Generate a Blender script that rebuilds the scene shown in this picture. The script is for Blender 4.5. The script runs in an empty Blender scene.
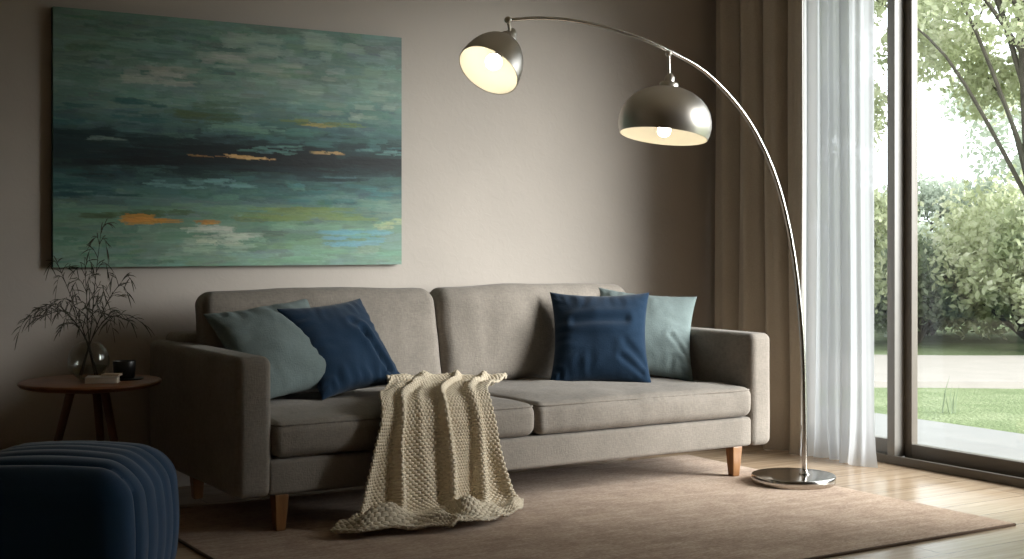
import bpy, math, random
import numpy as np
from mathutils import Vector, Matrix, noise
random.seed(7); rng = np.random.default_rng(7)
PI = math.pi
scene = bpy.context.scene
C = scene.collection

# ------------------------------------------------------------------ camera, sky, sun, exposure
cam_d = bpy.data.cameras.new('camera'); cam = bpy.data.objects.new('camera', cam_d); C.objects.link(cam)
cam_d.sensor_width = 36.0; cam_d.lens = 1343.0 / 1024 * 36.0
cam_d.shift_y = -36.5 / 1024
cam_d.clip_start = 0.02; cam_d.clip_end = 300
cam.location = (0, 0, 1.1); cam.rotation_euler = (PI / 2, 0, math.radians(-31.8))
scene.camera = cam

world = bpy.data.worlds.new('overcast_sky'); scene.world = world; world.use_nodes = True
bgn = world.node_tree.nodes['Background']
bgn.inputs[0].default_value = (0.93, 0.97, 1.0, 1); bgn.inputs[1].default_value = 3.2

sun_d = bpy.data.lights.new('sun', 'SUN'); sun = bpy.data.objects.new('sun', sun_d); C.objects.link(sun)
sun_d.energy = 14.5; sun_d.angle = math.radians(42); sun_d.color = (1.0, 0.99, 0.98)
SUN_AZ, SUN_EL = math.radians(-53), math.radians(19)        # where the light comes from
sd = Vector((math.cos(SUN_AZ) * math.cos(SUN_EL), math.sin(SUN_AZ) * math.cos(SUN_EL), math.sin(SUN_EL)))
sun.rotation_euler = sd.to_track_quat('Z', 'Y').to_euler(); sun.location = (12, -6, 9)

vs = scene.view_settings
scene.display_settings.display_device = 'sRGB'
vs.view_transform = 'Standard'; vs.look = 'None'; vs.gamma = 1.0; vs.use_curve_mapping = False
vs.exposure = 0.0
cy = scene.cycles
cy.use_denoising = True; cy.max_bounces = 10; cy.diffuse_bounces = 5; cy.transparent_max_bounces = 24
cy.caustics_reflective = False; cy.caustics_refractive = False; cy.sample_clamp_indirect = 6.0

# ------------------------------------------------------------------ materials
def lin(r, g, b):
    f = lambda c: (c / 255 / 12.92) if c / 255 <= 0.04045 else ((c / 255 + 0.055) / 1.055) ** 2.4
    return (f(r), f(g), f(b), 1.0)

class NT:
    """small node helper"""
    def __init__(s, name):
        s.m = bpy.data.materials.new(name); s.m.use_nodes = True
        s.t = s.m.node_tree; s.b = s.t.nodes['Principled BSDF']; s.o = s.t.nodes['Material Output']
    def n(s, typ, **kw):
        nd = s.t.nodes.new(typ)
        for k, v in kw.items():
            if k.startswith('i_'): nd.inputs[int(k[2:]) if k[2:].isdigit() else k[2:].replace('_', ' ')].default_value = v
            else: setattr(nd, k, v)
        return nd
    def l(s, a, b): s.t.links.new(a, b)
    def coord(s, scale=(1, 1, 1), kind='Object', rot=(0, 0, 0)):
        tc = s.n('ShaderNodeTexCoord'); mp = s.n('ShaderNodeMapping')
        mp.inputs['Scale'].default_value = scale; mp.inputs['Rotation'].default_value = rot
        s.l(tc.outputs[kind], mp.inputs[0]); return mp.outputs[0]
    def noise(s, vec, scale, detail=4, rough=0.5, dist=0):
        nd = s.n('ShaderNodeTexNoise'); nd.inputs['Scale'].default_value = scale
        nd.inputs['Detail'].default_value = detail; nd.inputs['Roughness'].default_value = rough
        nd.inputs['Distortion'].default_value = dist
        s.l(vec, nd.inputs['Vector']); return nd.outputs['Fac']
    def ramp(s, fac, stops):
        r = s.n('ShaderNodeValToRGB'); e = r.color_ramp.elements
        while len(e) < len(stops): e.new(0.5)
        for el, (p, c) in zip(e, stops): el.position = p; el.color = c
        s.l(fac, r.inputs[0]); return r.outputs[0]
    def math(s, op, a, b=None):
        nd = s.n('ShaderNodeMath', operation=op)
        for i, v in enumerate((a, b)):
            if v is None: continue
            if isinstance(v, (int, float)): nd.inputs[i].default_value = v
            else: s.l(v, nd.inputs[i])
        return nd.outputs[0]
    def bump(s, h, strength=0.3, dist=0.01):
        b = s.n('ShaderNodeBump'); b.inputs['Strength'].default_value = strength; b.inputs['Distance'].default_value = dist
        s.l(h, b.inputs['Height']); s.l(b.outputs[0], s.b.inputs['Normal']); return b
    def set(s, rough=0.5, metal=0.0, spec=0.5, sheen=0.0, color=None):
        s.b.inputs['Roughness'].default_value = rough; s.b.inputs['Metallic'].default_value = metal
        s.b.inputs['Specular IOR Level'].default_value = spec; s.b.inputs['Sheen Weight'].default_value = sheen
        if color: s.b.inputs['Base Color'].default_value = color
        return s

def shade(c, k): return (c[0] * k, c[1] * k, c[2] * k, 1)

def fabric(name, col, weave=900, var=0.12, bump=0.25, sheen=0.1, rough=0.95, stretch=(1, 1, 1)):
    t = NT(name); t.set(rough=rough, spec=0.15, sheen=sheen)
    v = t.coord(stretch)
    big = t.noise(v, 7, 3); fine = t.noise(v, weave * 0.35, 2, 0.6)
    vx = t.coord((weave * 0.5, weave * 0.12, weave * 0.12)); vz = t.coord((weave * 0.12, weave * 0.12, weave * 0.5))
    th = t.math('ADD', t.noise(vx, 1, 2), t.noise(vz, 1, 2))
    f = t.math('ADD', t.math('MULTIPLY', big, 0.35), t.math('MULTIPLY', th, 0.33))
    c = t.ramp(f, [(0.25, shade(col, 1 - var)), (0.75, shade(col, 1 + var))])
    t.l(c, t.b.inputs['Base Color'])
    t.bump(t.math('ADD', fine, th), bump, 0.004)
    return t.m

def wood(name, c1, c2, rough=0.45, axis='Z'):
    t = NT(name); t.set(rough=rough)
    sc = {'Z': (14, 14, 1.2), 'X': (1.2, 14, 14), 'Y': (14, 1.2, 14)}[axis]
    v = t.coord(sc); g = t.noise(v, 2.2, 6, 0.6, 0.6)
    t.l(t.ramp(g, [(0.3, c1), (0.7, c2)]), t.b.inputs['Base Color'])
    t.bump(g, 0.08, 0.003); return t.m

def metal(name, col, rough=0.22):
    t = NT(name); t.set(rough=rough, metal=1.0, color=col)
    return t.m

def plain(name, col, rough=0.5, spec=0.5, var=0.06, scale=12):
    t = NT(name); t.set(rough=rough, spec=spec)
    n = t.noise(t.coord(), scale, 4)
    t.l(t.ramp(n, [(0.3, shade(col, 1 - var)), (0.7, shade(col, 1 + var))]), t.b.inputs['Base Color']); return t.m

def clear_glass(name, tint=(1, 1, 1, 1), refl=1.0, ior=1.5):
    t = NT(name); t.t.nodes.remove(t.b)
    lw = t.n('ShaderNodeLayerWeight'); lw.inputs[0].default_value = 0.5
    f0 = ((ior - 1) / (ior + 1)) ** 2
    fr = t.math('ADD', t.math('MULTIPLY', t.math('POWER', lw.outputs['Facing'], 5.0), 1 - f0), f0)
    tr = t.n('ShaderNodeBsdfTransparent'); tr.inputs[0].default_value = tint
    gl = t.n('ShaderNodeBsdfGlossy'); gl.inputs['Roughness'].default_value = 0.02
    mx = t.n('ShaderNodeMixShader')
    t.l(t.math('MULTIPLY', fr, refl), mx.inputs[0]); t.l(tr.outputs[0], mx.inputs[1]); t.l(gl.outputs[0], mx.inputs[2])
    t.l(mx.outputs[0], t.o.inputs[0]); return t.m

def wall_mat(name, col):
    t = NT(name); t.set(rough=0.9, spec=0.2)
    v = t.coord(); a = t.noise(v, 3, 3)
    t.l(t.ramp(a, [(0.3, shade(col, 0.97)), (0.7, shade(col, 1.03))]), t.b.inputs['Base Color'])
    vo = t.noise(t.coord((1, 1, 1)), 22, 5, 0.55, 0.8); w = t.noise(v, 130, 2)
    pk = t.ramp(vo, [(0.45, (0, 0, 0, 1)), (0.62, (1, 1, 1, 1))])
    t.bump(t.math('ADD', pk, t.math('MULTIPLY', w, 0.25)), 0.12, 0.003); return t.m

WALL = lin(179, 170, 161)
M = {}
M['wall'] = wall_mat('greige_plaster', WALL)
M['ceiling'] = plain('ceiling_paint', lin(216, 208, 198), 0.9, 0.2)
M['darkwall'] = wall_mat('brown_plaster', lin(208, 192, 172))
M['sofa'] = fabric('taupe_linen', lin(135, 127, 118), 380, 0.3)
M['teal'] = fabric('teal_grey_linen', lin(108, 120, 119), 450, 0.16)
M['navy'] = fabric('navy_cotton', lin(21, 43, 64), 600, 0.12, 0.2, 0.15)
M['velvet'] = fabric('navy_velvet', lin(30, 66, 100), 1500, 0.1, 0.12, 0.35, 0.8)
M['curtain'] = fabric('taupe_curtain_cloth', lin(176, 165, 150), 450, 0.1)
M['legwood'] = wood('oak_leg', lin(122, 82, 48), lin(158, 112, 68), 0.4)
M['tablewood'] = wood('walnut_table', lin(116, 72, 44), lin(150, 98, 62), 0.4, 'X')
M['tableleg'] = wood('walnut_leg', lin(84, 50, 30), lin(110, 68, 42), 0.4)
M['chrome'] = metal('brushed_chrome', lin(190, 186, 180), 0.16)
M['nickel'] = metal('brushed_nickel', lin(214, 207, 199), 0.38)
M['frame'] = plain('grey_frame_paint', lin(118, 114, 108), 0.4, 0.5, 0.03)
M['track'] = plain('bronze_track', lin(92, 84, 74), 0.45, 0.5, 0.05)
M['glass'] = clear_glass('window_glass', (0.97, 0.985, 0.98, 1), 0.8)
M['vase'] = clear_glass('vase_glass', (0.95, 0.96, 0.95, 1), 1.1)
M['water'] = clear_glass('vase_water', (0.82, 0.80, 0.75, 1), 0.8, 1.33)
M['black'] = plain('black_ceramic', lin(26, 24, 23), 0.35)
M['paper'] = plain('book_cover', lin(205, 198, 188), 0.7)
M['pages'] = plain('book_pages', lin(222, 214, 200), 0.9)
M['kraft'] = plain('beige_cover', lin(176, 152, 128), 0.8)
M['twig'] = plain('dark_twig', lin(44, 38, 26), 0.8)
M['leafdry'] = plain('dark_olive_leaf', lin(52, 50, 32), 0.7)
M['bark'] = plain('grey_bark', lin(84, 80, 72), 0.9, 0.2, 0.25, 8)
M['patio'] = plain('pale_paving', lin(128, 128, 126), 0.9, 0.2, 0.05, 3)
M['path'] = plain('pale_gravel', lin(140, 135, 129), 0.95, 0.1, 0.05, 4)

def mk_leaf(name, c1, c2, c3):
    t = NT(name); t.t.nodes.remove(t.b)
    n = t.noise(t.coord(), 2.3, 6, 0.75)
    col = t.ramp(n, [(0.32, c1), (0.5, c2), (0.66, c3)])
    d = t.n('ShaderNodeBsdfDiffuse'); tr = t.n('ShaderNodeBsdfTranslucent'); mx = t.n('ShaderNodeMixShader'); mx.inputs[0].default_value = 0.45
    t.l(col, d.inputs[0]); t.l(col, tr.inputs[0]); t.l(d.outputs[0], mx.inputs[1]); t.l(tr.outputs[0], mx.inputs[2]); t.l(mx.outputs[0], t.o.inputs[0])
    return t.m
M['leaf'] = mk_leaf('haze_pale_green_leaf', lin(150, 160, 122), lin(186, 192, 158), lin(224, 224, 204))  # outdoor haze is put into all three leaf colours, paled and greyed
M['leafdark'] = mk_leaf('haze_mid_green_leaf', lin(104, 118, 94), lin(134, 146, 120), lin(168, 176, 152))
M['leafblue'] = mk_leaf('haze_grey_green_leaf', lin(160, 170, 152), lin(186, 194, 178), lin(212, 216, 204))

def mk_lawn():
    t = NT('lawn_grass'); t.set(rough=1, spec=0.1)
    a = t.noise(t.coord(), 1.2, 6, 0.7); b = t.noise(t.coord(), 40, 3)
    f = t.math('ADD', t.math('MULTIPLY', a, 0.7), t.math('MULTIPLY', b, 0.3))
    t.l(t.ramp(f, [(0.3, lin(84, 98, 66)), (0.5, lin(104, 116, 84)), (0.7, lin(130, 138, 108))]), t.b.inputs['Base Color'])
    t.bump(b, 0.6, 0.05); return t.m
M['lawn'] = mk_lawn()

def mk_floor():
    t = NT('oak_floor_planks'); t.set(rough=0.25, spec=0.6)
    tc = t.n('ShaderNodeTexCoord')
    br = t.n('ShaderNodeTexBrick'); br.offset = 0.37; br.inputs['Scale'].default_value = 1.0
    br.inputs['Brick Width'].default_value = 1.9; br.inputs['Row Height'].default_value = 0.19
    br.inputs['Mortar Size'].default_value = 0.0016; br.inputs['Mortar Smooth'].default_value = 0.2
    br.inputs['Color1'].default_value = (0.2, 0.2, 0.2, 1); br.inputs['Color2'].default_value = (0.8, 0.8, 0.8, 1); br.inputs['Mortar'].default_value = (0, 0, 0, 1)
    t.l(tc.outputs['Object'], br.inputs['Vector'])
    g = t.noise(t.coord((1.0, 16, 1)), 2.0, 7, 0.6, 0.7)
    f = t.math('ADD', t.math('MULTIPLY', g, 0.75), t.math('MULTIPLY', br.outputs['Color'], 0.25))
    c = t.ramp(f, [(0.25, lin(158, 134, 108)), (0.5, lin(184, 160, 133)), (0.75, lin(206, 184, 158))])
    mx = t.n('ShaderNodeMix', data_type='RGBA'); t.l(br.outputs['Fac'], mx.inputs[0]); t.l(c, mx.inputs[6]); mx.inputs[7].default_value = lin(84, 60, 42)
    t.l(mx.outputs[2], t.b.inputs['Base Color'])
    r = t.n('ShaderNodeMapRange'); r.inputs[3].default_value = 0.18; r.inputs[4].default_value = 0.30; t.l(g, r.inputs[0]); t.l(r.outputs[0], t.b.inputs['Roughness'])
    t.bump(t.math('SUBTRACT', t.math('MULTIPLY', g, 0.3), br.outputs['Fac']), 0.15, 0.002)
    return t.m
M['floor'] = mk_floor()

def mk_rug():
    t = NT('heathered_rug_wool'); t.set(rough=1, spec=0.05, sheen=0.15)
    v = t.coord((1.0, 9, 1)); a = t.noise(v, 2.6, 6, 0.65, 0.3); b = t.noise(t.coord(), 6, 5, 0.7); k = t.noise(t.coord((60, 260, 60)), 1, 2)
    f = t.math('ADD', t.math('MULTIPLY', a, 0.27), t.math('ADD', t.math('MULTIPLY', b, 0.31), t.math('MULTIPLY', k, 0.42)))
    t.l(t.ramp(f, [(0.34, lin(136, 109, 90)), (0.5, lin(180, 153, 130)), (0.66, lin(214, 193, 171))]), t.b.inputs['Base Color'])
    t.bump(t.math('ADD', k, t.noise(t.coord(), 300, 2)), 0.5, 0.006); return t.m
M['rug'] = mk_rug()
M['rugedge'] = fabric('rug_binding', lin(96, 76, 60), 700)

def mk_sheer():
    t = NT('white_sheer_voile'); t.t.nodes.remove(t.b)
    tr = t.n('ShaderNodeBsdfTransparent'); tl = t.n('ShaderNodeBsdfTranslucent'); df = t.n('ShaderNodeBsdfDiffuse')
    col = lin(200, 202, 205); tl.inputs[0].default_value = col; df.inputs[0].default_value = col
    m1 = t.n('ShaderNodeMixShader'); m1.inputs[0].default_value = 0.5; t.l(tl.outputs[0], m1.inputs[1]); t.l(df.outputs[0], m1.inputs[2])
    lw = t.n('ShaderNodeLayerWeight'); lw.inputs[0].default_value = 0.35
    op = t.n('ShaderNodeMapRange'); op.inputs[3].default_value = 0.93; op.inputs[4].default_value = 0.99; t.l(lw.outputs['Facing'], op.inputs[0])
    m2 = t.n('ShaderNodeMixShader'); t.l(op.outputs[0], m2.inputs[0]); t.l(tr.outputs[0], m2.inputs[1]); t.l(m1.outputs[0], m2.inputs[2])
    t.l(m2.outputs[0], t.o.inputs[0]); return t.m
M['sheer'] = mk_sheer()

def mk_knit():
    t = NT('cream_chunky_knit'); t.set(rough=1, spec=0.05, sheen=0.2)
    n = t.noise(t.coord(), 40, 4); k = t.noise(t.coord(), 420, 3)
    t.l(t.ramp(t.math('ADD', t.math('MULTIPLY', n, 0.5), t.math('MULTIPLY', k, 0.5)), [(0.3, lin(198, 182, 156)), (0.7, lin(226, 213, 191))]), t.b.inputs['Base Color'])
    t.bump(k, 0.4, 0.004); return t.m
M['knit'] = mk_knit()

t = NT('white_shade_lining'); t.set(rough=0.6, color=lin(246, 240, 222)); M['lining'] = t.m
def mk_bulb(strength, name='lit_bulb'):
    t = NT(name); t.set(rough=0.3, color=(1, 0.9, 0.7, 1))
    t.b.inputs['Emission Color'].default_value = (1.0, 0.94, 0.83, 1); t.b.inputs['Emission Strength'].default_value = strength; return t.m
M['bulb'] = mk_bulb(10.0); M['bulb_b'] = mk_bulb(24.0, 'lit_bulb_bright')
M['painting'] = None

# ------------------------------------------------------------------ object helpers
def mesh(name, V, F, mat, parent=None, smooth=True, loc=None, mats=None, fmat=None):
    me = bpy.data.meshes.new(name)
    me.from_pydata([tuple(map(float, v)) for v in V], [], [tuple(int(i) for i in f) for f in F])
    for m in (mats or [mat]): me.materials.append(m)
    if fmat is not None: me.polygons.foreach_set('material_index', list(fmat))
    me.polygons.foreach_set('use_smooth', [smooth] * len(me.polygons))
    me.update()
    if smooth: me.set_sharp_from_angle(angle=math.radians(48))
    o = bpy.data.objects.new(name, me); C.objects.link(o)
    if parent: o.parent = parent
    if loc is not None: o.location = loc
    return o

def fast_mesh(name, V, Q, mat, parent=None, smooth=True):
    """many quads, numpy arrays"""
    me = bpy.data.meshes.new(name); n, q = len(V), len(Q)
    me.vertices.add(n); me.vertices.foreach_set('co', np.asarray(V, np.float32).ravel())
    me.loops.add(q * 4); me.loops.foreach_set('vertex_index', np.asarray(Q, np.int32).ravel())
    me.polygons.add(q); me.polygons.foreach_set('loop_start', np.arange(0, q * 4, 4, dtype=np.int32))
    me.polygons.foreach_set('loop_total', np.full(q, 4, np.int32))
    me.polygons.foreach_set('use_smooth', np.full(q, smooth))
    me.materials.append(mat); me.update(calc_edges=True); me.validate()
    o = bpy.data.objects.new(name, me); C.objects.link(o)
    if parent: o.parent = parent
    return o

def root(name, label, cat, loc=(0, 0, 0), rz=0, group=None):
    o = bpy.data.objects.new(name, None); C.objects.link(o); o.empty_display_size = 0.1
    o.location = loc; o.rotation_euler = (0, 0, rz); tag(o, label, cat, group); return o

def tag(o, label, cat, group=None, kind=None):
    o['label'] = label; o['category'] = cat
    if group: o['group'] = group
    if kind: o['kind'] = kind
    return o

def struct(o, label=None, cat=None):
    o['kind'] = 'structure'
    if label: o['label'] = label
    if cat: o['category'] = cat
    return o

def off(V, p): return [(v[0] - p[0], v[1] - p[1], v[2] - p[2]) for v in V]

def box_vf(x0, x1, y0, y1, z0, z1):
    V = [(x, y, z) for x in (x0, x1) for y in (y0, y1) for z in (z0, z1)]
    F = [(0, 1, 3, 2), (4, 6, 7, 5), (0, 4, 5, 1), (2, 3, 7, 6), (0, 2, 6, 4), (1, 5, 7, 3)]
    return V, F

def rbox(x0, x1, y0, y1, z0, z1, r, seg=4, inner=10, step=None, deform=None):
    """rounded box: verts (n,3) and quads"""
    h = np.array([(x1 - x0) / 2, (y1 - y0) / 2, (z1 - z0) / 2]); c = np.array([(x0 + x1) / 2, (y0 + y1) / 2, (z0 + z1) / 2])
    r = min(r, *(h * 0.999))
    ax = []
    for k in range(3):
        n = inner if step is None else max(2, int(2 * (h[k] - r) / step))
        mid = np.linspace(-(h[k] - r), h[k] - r, n + 1)
        a = np.tan(np.linspace(0, PI / 4, seg + 1))[1:] * r
        ax.append(np.concatenate([(-(h[k] - r) - a)[::-1], mid, (h[k] - r) + a]))
    V, idx, F = [], {}, []
    def vid(p):
        key = tuple(np.round(p, 6))
        if key not in idx:
            inn = np.clip(p, -(h - r), h - r); d = p - inn; ln = np.linalg.norm(d)
            idx[key] = len(V); V.append(inn + d / ln * r if ln > 0 else p)
        return idx[key]
    for k in range(3):
        a, b = [(1, 2), (2, 0), (0, 1)][k]
        for sgn in (-1, 1):
            g = np.empty((len(ax[a]), len(ax[b])), int)
            for i, u in enumerate(ax[a]):
                for j, v in enumerate(ax[b]):
                    p = np.zeros(3); p[k] = sgn * h[k]; p[a] = u; p[b] = v; g[i, j] = vid(p)
            for i in range(len(ax[a]) - 1):
                for j in range(len(ax[b]) - 1):
                    q = (g[i, j], g[i + 1, j], g[i + 1, j + 1], g[i, j + 1])
                    F.append(q if sgn > 0 else q[::-1])
    V = np.array(V)
    if deform: V = deform(V, h)
    return V + c, F

def nz(p, s=1.0, seed=0.0): return noise.noise(Vector((p[0] * s + seed, p[1] * s - seed, p[2] * s + 2 * seed)))

def tube(pts, rad, seg=8, cap=True):
    P = [Vector(p) for p in pts]; n = len(P)
    R = [rad] * n if isinstance(rad, (int, float)) else rad
    V, F = [], []
    T = [(P[min(i + 1, n - 1)] - P[max(i - 1, 0)]).normalized() for i in range(n)]
    N = T[0].orthogonal().normalized()
    for i in range(n):
        N = (N - T[i] * N.dot(T[i])).normalized(); B = T[i].cross(N)
        for k in range(seg):
            a = 2 * PI * k / seg; V.append(P[i] + (N * math.cos(a) + B * math.sin(a)) * R[i])
    for i in range(n - 1):
        for k in range(seg):
            k2 = (k + 1) % seg
            F.append((i * seg + k, i * seg + k2, (i + 1) * seg + k2, (i + 1) * seg + k))
    if cap: F.append(tuple(range(seg))[::-1]); F.append(tuple(range((n - 1) * seg, n * seg)))
    return V, F

def lathe(prof, seg=48, close_top=True, close_bot=True):
    """profile of (r, z)"""
    V, F = [], []
    for r, z in prof:
        for k in range(seg): a = 2 * PI * k / seg; V.append((r * math.cos(a), r * math.sin(a), z))
    n = len(prof)
    for i in range(n - 1):
        for k in range(seg):
            k2 = (k + 1) % seg; F.append((i * seg + k, i * seg + k2, (i + 1) * seg + k2, (i + 1) * seg + k))
    if close_bot and prof[0][0] > 1e-6: F.append(tuple(range(seg))[::-1])
    if close_top and prof[-1][0] > 1e-6: F.append(tuple(range((n - 1) * seg, n * seg)))
    return V, F

def spline(P, m=8):
    P = [Vector(p) for p in P]; out = []
    for i in range(len(P) - 1):
        p0, p1, p2, p3 = P[max(i - 1, 0)], P[i], P[i + 1], P[min(i + 2, len(P) - 1)]
        for k in range(m):
            t = k / m; out.append(0.5 * ((2 * p1) + (p2 - p0) * t + (2 * p0 - 5 * p1 + 4 * p2 - p3) * t * t + (3 * p1 - p0 - 3 * p2 + p3) * t ** 3))
    out.append(P[-1]); return out

def join(*vf):
    V, F = [], []
    for v, f in vf:
        b = len(V); V += [tuple(p) for p in v]; F += [tuple(i + b for i in q) for q in f]
    return V, F

# ------------------------------------------------------------------ room shell
XW, YB, CH = 5.13, 5.95, 2.85           # window wall, back wall, ceiling height
XL, YF = -1.6, -2.2                      # left wall, wall behind the viewer
YW = 5.42                                # far jamb of the glazing
WIN0, WHEAD = 2.45, 2.62                 # near jamb of the glazing, head height
def sbox(name, mat, *b): return struct(mesh(name, *box_vf(*b), mat, smooth=False))
sbox('floor', M['floor'], XL - 0.2, XW + 0.16, YF - 0.2, YB + 0.2, -0.12, 0.0)
sbox('ceiling', M['ceiling'], XL - 0.2, XW + 0.2, YF - 0.2, YB + 0.2, CH, CH + 0.2)
sbox('wall_back', M['wall'], XL - 0.2, XW + 0.2, YB, YB + 0.2, 0, CH)
sbox('wall_left', M['darkwall'], XL - 0.2, XL, YF, YB, 0, CH)
sbox('wall_front', M['darkwall'], XL - 0.2, XW + 0.2, YF - 0.2, YF, 0, CH)
V, F = join(box_vf(XW, XW + 0.2, YF, WIN0, 0, CH), box_vf(XW, XW + 0.2, WIN0, YB, WHEAD, CH), box_vf(XW, XW + 0.2, YW, YB, 0, WHEAD))
struct(mesh('wall_right', V, F, M['wall'], smooth=False))
V, F = rbox(XL, XW - 0.005, YB - 0.014, YB + 0.001, 0.0, 0.075, 0.004, 2, 1)
struct(mesh('baseboard_back', V, F, M['wall']))

# glazing: outer frame with threshold track, fixed pane towards the corner, sliding pane towards the viewer
def window(name): 
    o = bpy.data.objects.new(name, None); C.objects.link(o); o['kind'] = 'structure'; return o
def wbox(name, mat, par, b, r=0.003):
    V, F = rbox(*b, r, 2, 1); return mesh(name, V, F, mat, par)
w1 = window('window_1'); w1['label'] = 'fixed floor-to-ceiling glass pane in a grey frame behind the curtains'
wbox('post', M['frame'], w1, (XW, XW + 0.10, 4.668, 4.717, 0.035, WHEAD))
wbox('bottom_rail', M['frame'], w1, (XW + 0.03, XW + 0.07, 4.717, YW, 0.035, 0.115))
wbox('top_rail', M['frame'], w1, (XW + 0.03, XW + 0.07, 4.717, YW, WHEAD - 0.09, WHEAD))
wbox('corner_post', M['frame'], w1, (XW + 0.03, XW + 0.10, YW - 0.06, YW, 0.035, WHEAD))
V, F = box_vf(XW + 0.048, XW + 0.054, 4.717, YW - 0.06, 0.11, WHEAD - 0.09); mesh('glass_pane', V, F, M['glass'], w1, False)
w2 = window('window_2'); w2['label'] = 'wide sliding glass panel in a grey frame nearest the viewer'
wbox('stile', M['track'], w2, (XW + 0.07, XW + 0.115, 4.622, 4.668, 0.03, WHEAD))
wbox('stile', M['frame'], w2, (XW + 0.07, XW + 0.115, WIN0 + 0.05, WIN0 + 0.11, 0.03, WHEAD))
wbox('bottom_rail', M['track'], w2, (XW + 0.07, XW + 0.115, WIN0 + 0.11, 4.622, 0.03, 0.10))
wbox('top_rail', M['frame'], w2, (XW + 0.07, XW + 0.115, WIN0 + 0.11, 4.622, WHEAD - 0.09, WHEAD))
wbox('jamb', M['frame'], w2, (XW, XW + 0.14, WIN0, WIN0 + 0.05, 0.03, WHEAD))
V, F = box_vf(XW + 0.098, XW + 0.104, WIN0 + 0.11, 4.622, 0.10, WHEAD - 0.09); mesh('glass_pane', V, F, M['glass'], w2, False)
V, F = join(rbox(XW - 0.005, XW + 0.02, WIN0, YW, 0.0, 0.042, 0.003, 2, 1), box_vf(XW + 0.02, XW + 0.15, WIN0, YW, 0.0, 0.028))
struct(mesh('trim_1', V, F, M['track']))

# ------------------------------------------------------------------ outside: patio, lawn, path
GZ = -0.10
V, F = box_vf(XW + 0.2, 7.18, -14, 22, GZ - 0.2, GZ); struct(mesh('patio', V, F, M['patio'], smooth=False))
# lawn: one gently rolling sheet
ar = math.radians(-31.8)
fw = np.array([math.sin(-ar), math.cos(-ar)]); rt = np.array([math.cos(ar), math.sin(ar)])
nx, ny = 90, 90
gx = np.linspace(7.15, 60, nx); gy = np.linspace(-25, 60, ny)
V = [(x, y, GZ - 0.02 + 0.05 * noise.noise(Vector((x * 0.35, y * 0.35, 3))) * min(1, (x - 7.15) / 1.5)) for x in gx for y in gy]
F = [(i * ny + j, (i + 1) * ny + j, (i + 1) * ny + j + 1, i * ny + j + 1) for i in range(nx - 1) for j in range(ny - 1)]
struct(mesh('lawn', V, F, M['lawn']))
# gravel path crossing the lawn
def dz(d, s): p = fw * d + rt * s; return p
V, F = [], []
ss = np.linspace(-6, 16, 45)
for s in ss:
    for d, z in ((11.3, GZ - 0.1), (11.35, GZ + 0.03), (12.7, GZ + 0.035), (14.05, GZ + 0.03), (14.1, GZ - 0.1)):
        p = dz(d + 0.18 * noise.noise(Vector((s * 0.5, d, 0))), s)
        V.append((max(p[0], 7.3), p[1], z))
for i in range(len(ss) - 1):
    for j in range(4): a = i * 5 + j; F.append((a, a + 1, a + 6, a + 5))
struct(mesh('path', V, F, M['path']))

def blades(n, cx, cy, r, h, seedv):
    g = np.random.default_rng(seedv); V, F = [], []
    for i in range(n):
        a = g.uniform(0, 2 * PI); q = r * math.sqrt(g.uniform()); x, y = cx + q * math.cos(a), cy + q * math.sin(a)
        hh = h * g.uniform(0.5, 1.0); lean = g.uniform(-0.35, 0.35, 2) * hh; w = 0.008; b = len(V); pa = g.uniform(0, PI); dx, dy = w * math.cos(pa), w * math.sin(pa)
        V += [(x - dx, y - dy, GZ - 0.03), (x + dx, y + dy, GZ - 0.03), (x + dx * .6 + lean[0] * .4, y + dy * .6 + lean[1] * .4, GZ + hh * .55), (x - dx * .6 + lean[0] * .4, y - dy * .6 + lean[1] * .4, GZ + hh * .55), (x + lean[0], y + lean[1], GZ + hh)]
        F += [(b, b + 1, b + 2, b + 3), (b + 3, b + 2, b + 4)]
    return V, F
gp = dz(9.6, 3.12)
V, F = blades(7, gp[0], gp[1], 0.05, 0.27, 5)
tag(mesh('grass_tuft', V, F, M['leafdark']), 'tall thin grass tuft sticking up from the lawn by the patio', 'grass')

def leaf_cloud(clumps, n, size, seedv):
    g = np.random.default_rng(seedv)
    w = np.array([c[3] * c[4] * c[5] for c in clumps]) ** 0.75; w /= w.sum()
    k = g.choice(len(clumps), n, p=w); cl = np.array(clumps)[k]
    d = g.normal(size=(n, 3)); d /= np.linalg.norm(d, axis=1)[:, None]
    rr = g.uniform(0.25, 1.0, n) ** 0.6
    c = cl[:, :3] + d * cl[:, 3:6] * rr[:, None] + g.normal(size=(n, 3)) * 0.06
    a = g.normal(size=(n, 3)); a /= np.linalg.norm(a, axis=1)[:, None]
    b = np.cross(a, g.normal(size=(n, 3))); b /= np.linalg.norm(b, axis=1)[:, None]
    s = size * g.uniform(0.55, 1.25, n)[:, None]
    V = np.stack([c - a * s * 0.62, c + b * s * 0.34, c + a * s * 0.62, c - b * s * 0.34], 1).reshape(-1, 3)
    Q = np.arange(n * 4).reshape(-1, 4); return V, Q

def clumpset(c, R, n, rad, seedv, flat=0.8):
    g = np.random.default_rng(seedv); out = []
    for i in range(n):
        d = g.normal(size=3); d /= np.linalg.norm(d); q = g.uniform(0.35, 1) ** 0.5
        r = rad * g.uniform(0.6, 1.3)
        out.append((c[0] + d[0] * R[0] * q, c[1] + d[1] * R[1] * q, max(0.4, c[2] + d[2] * R[2] * q), r, r, r * flat))
    return out

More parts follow.
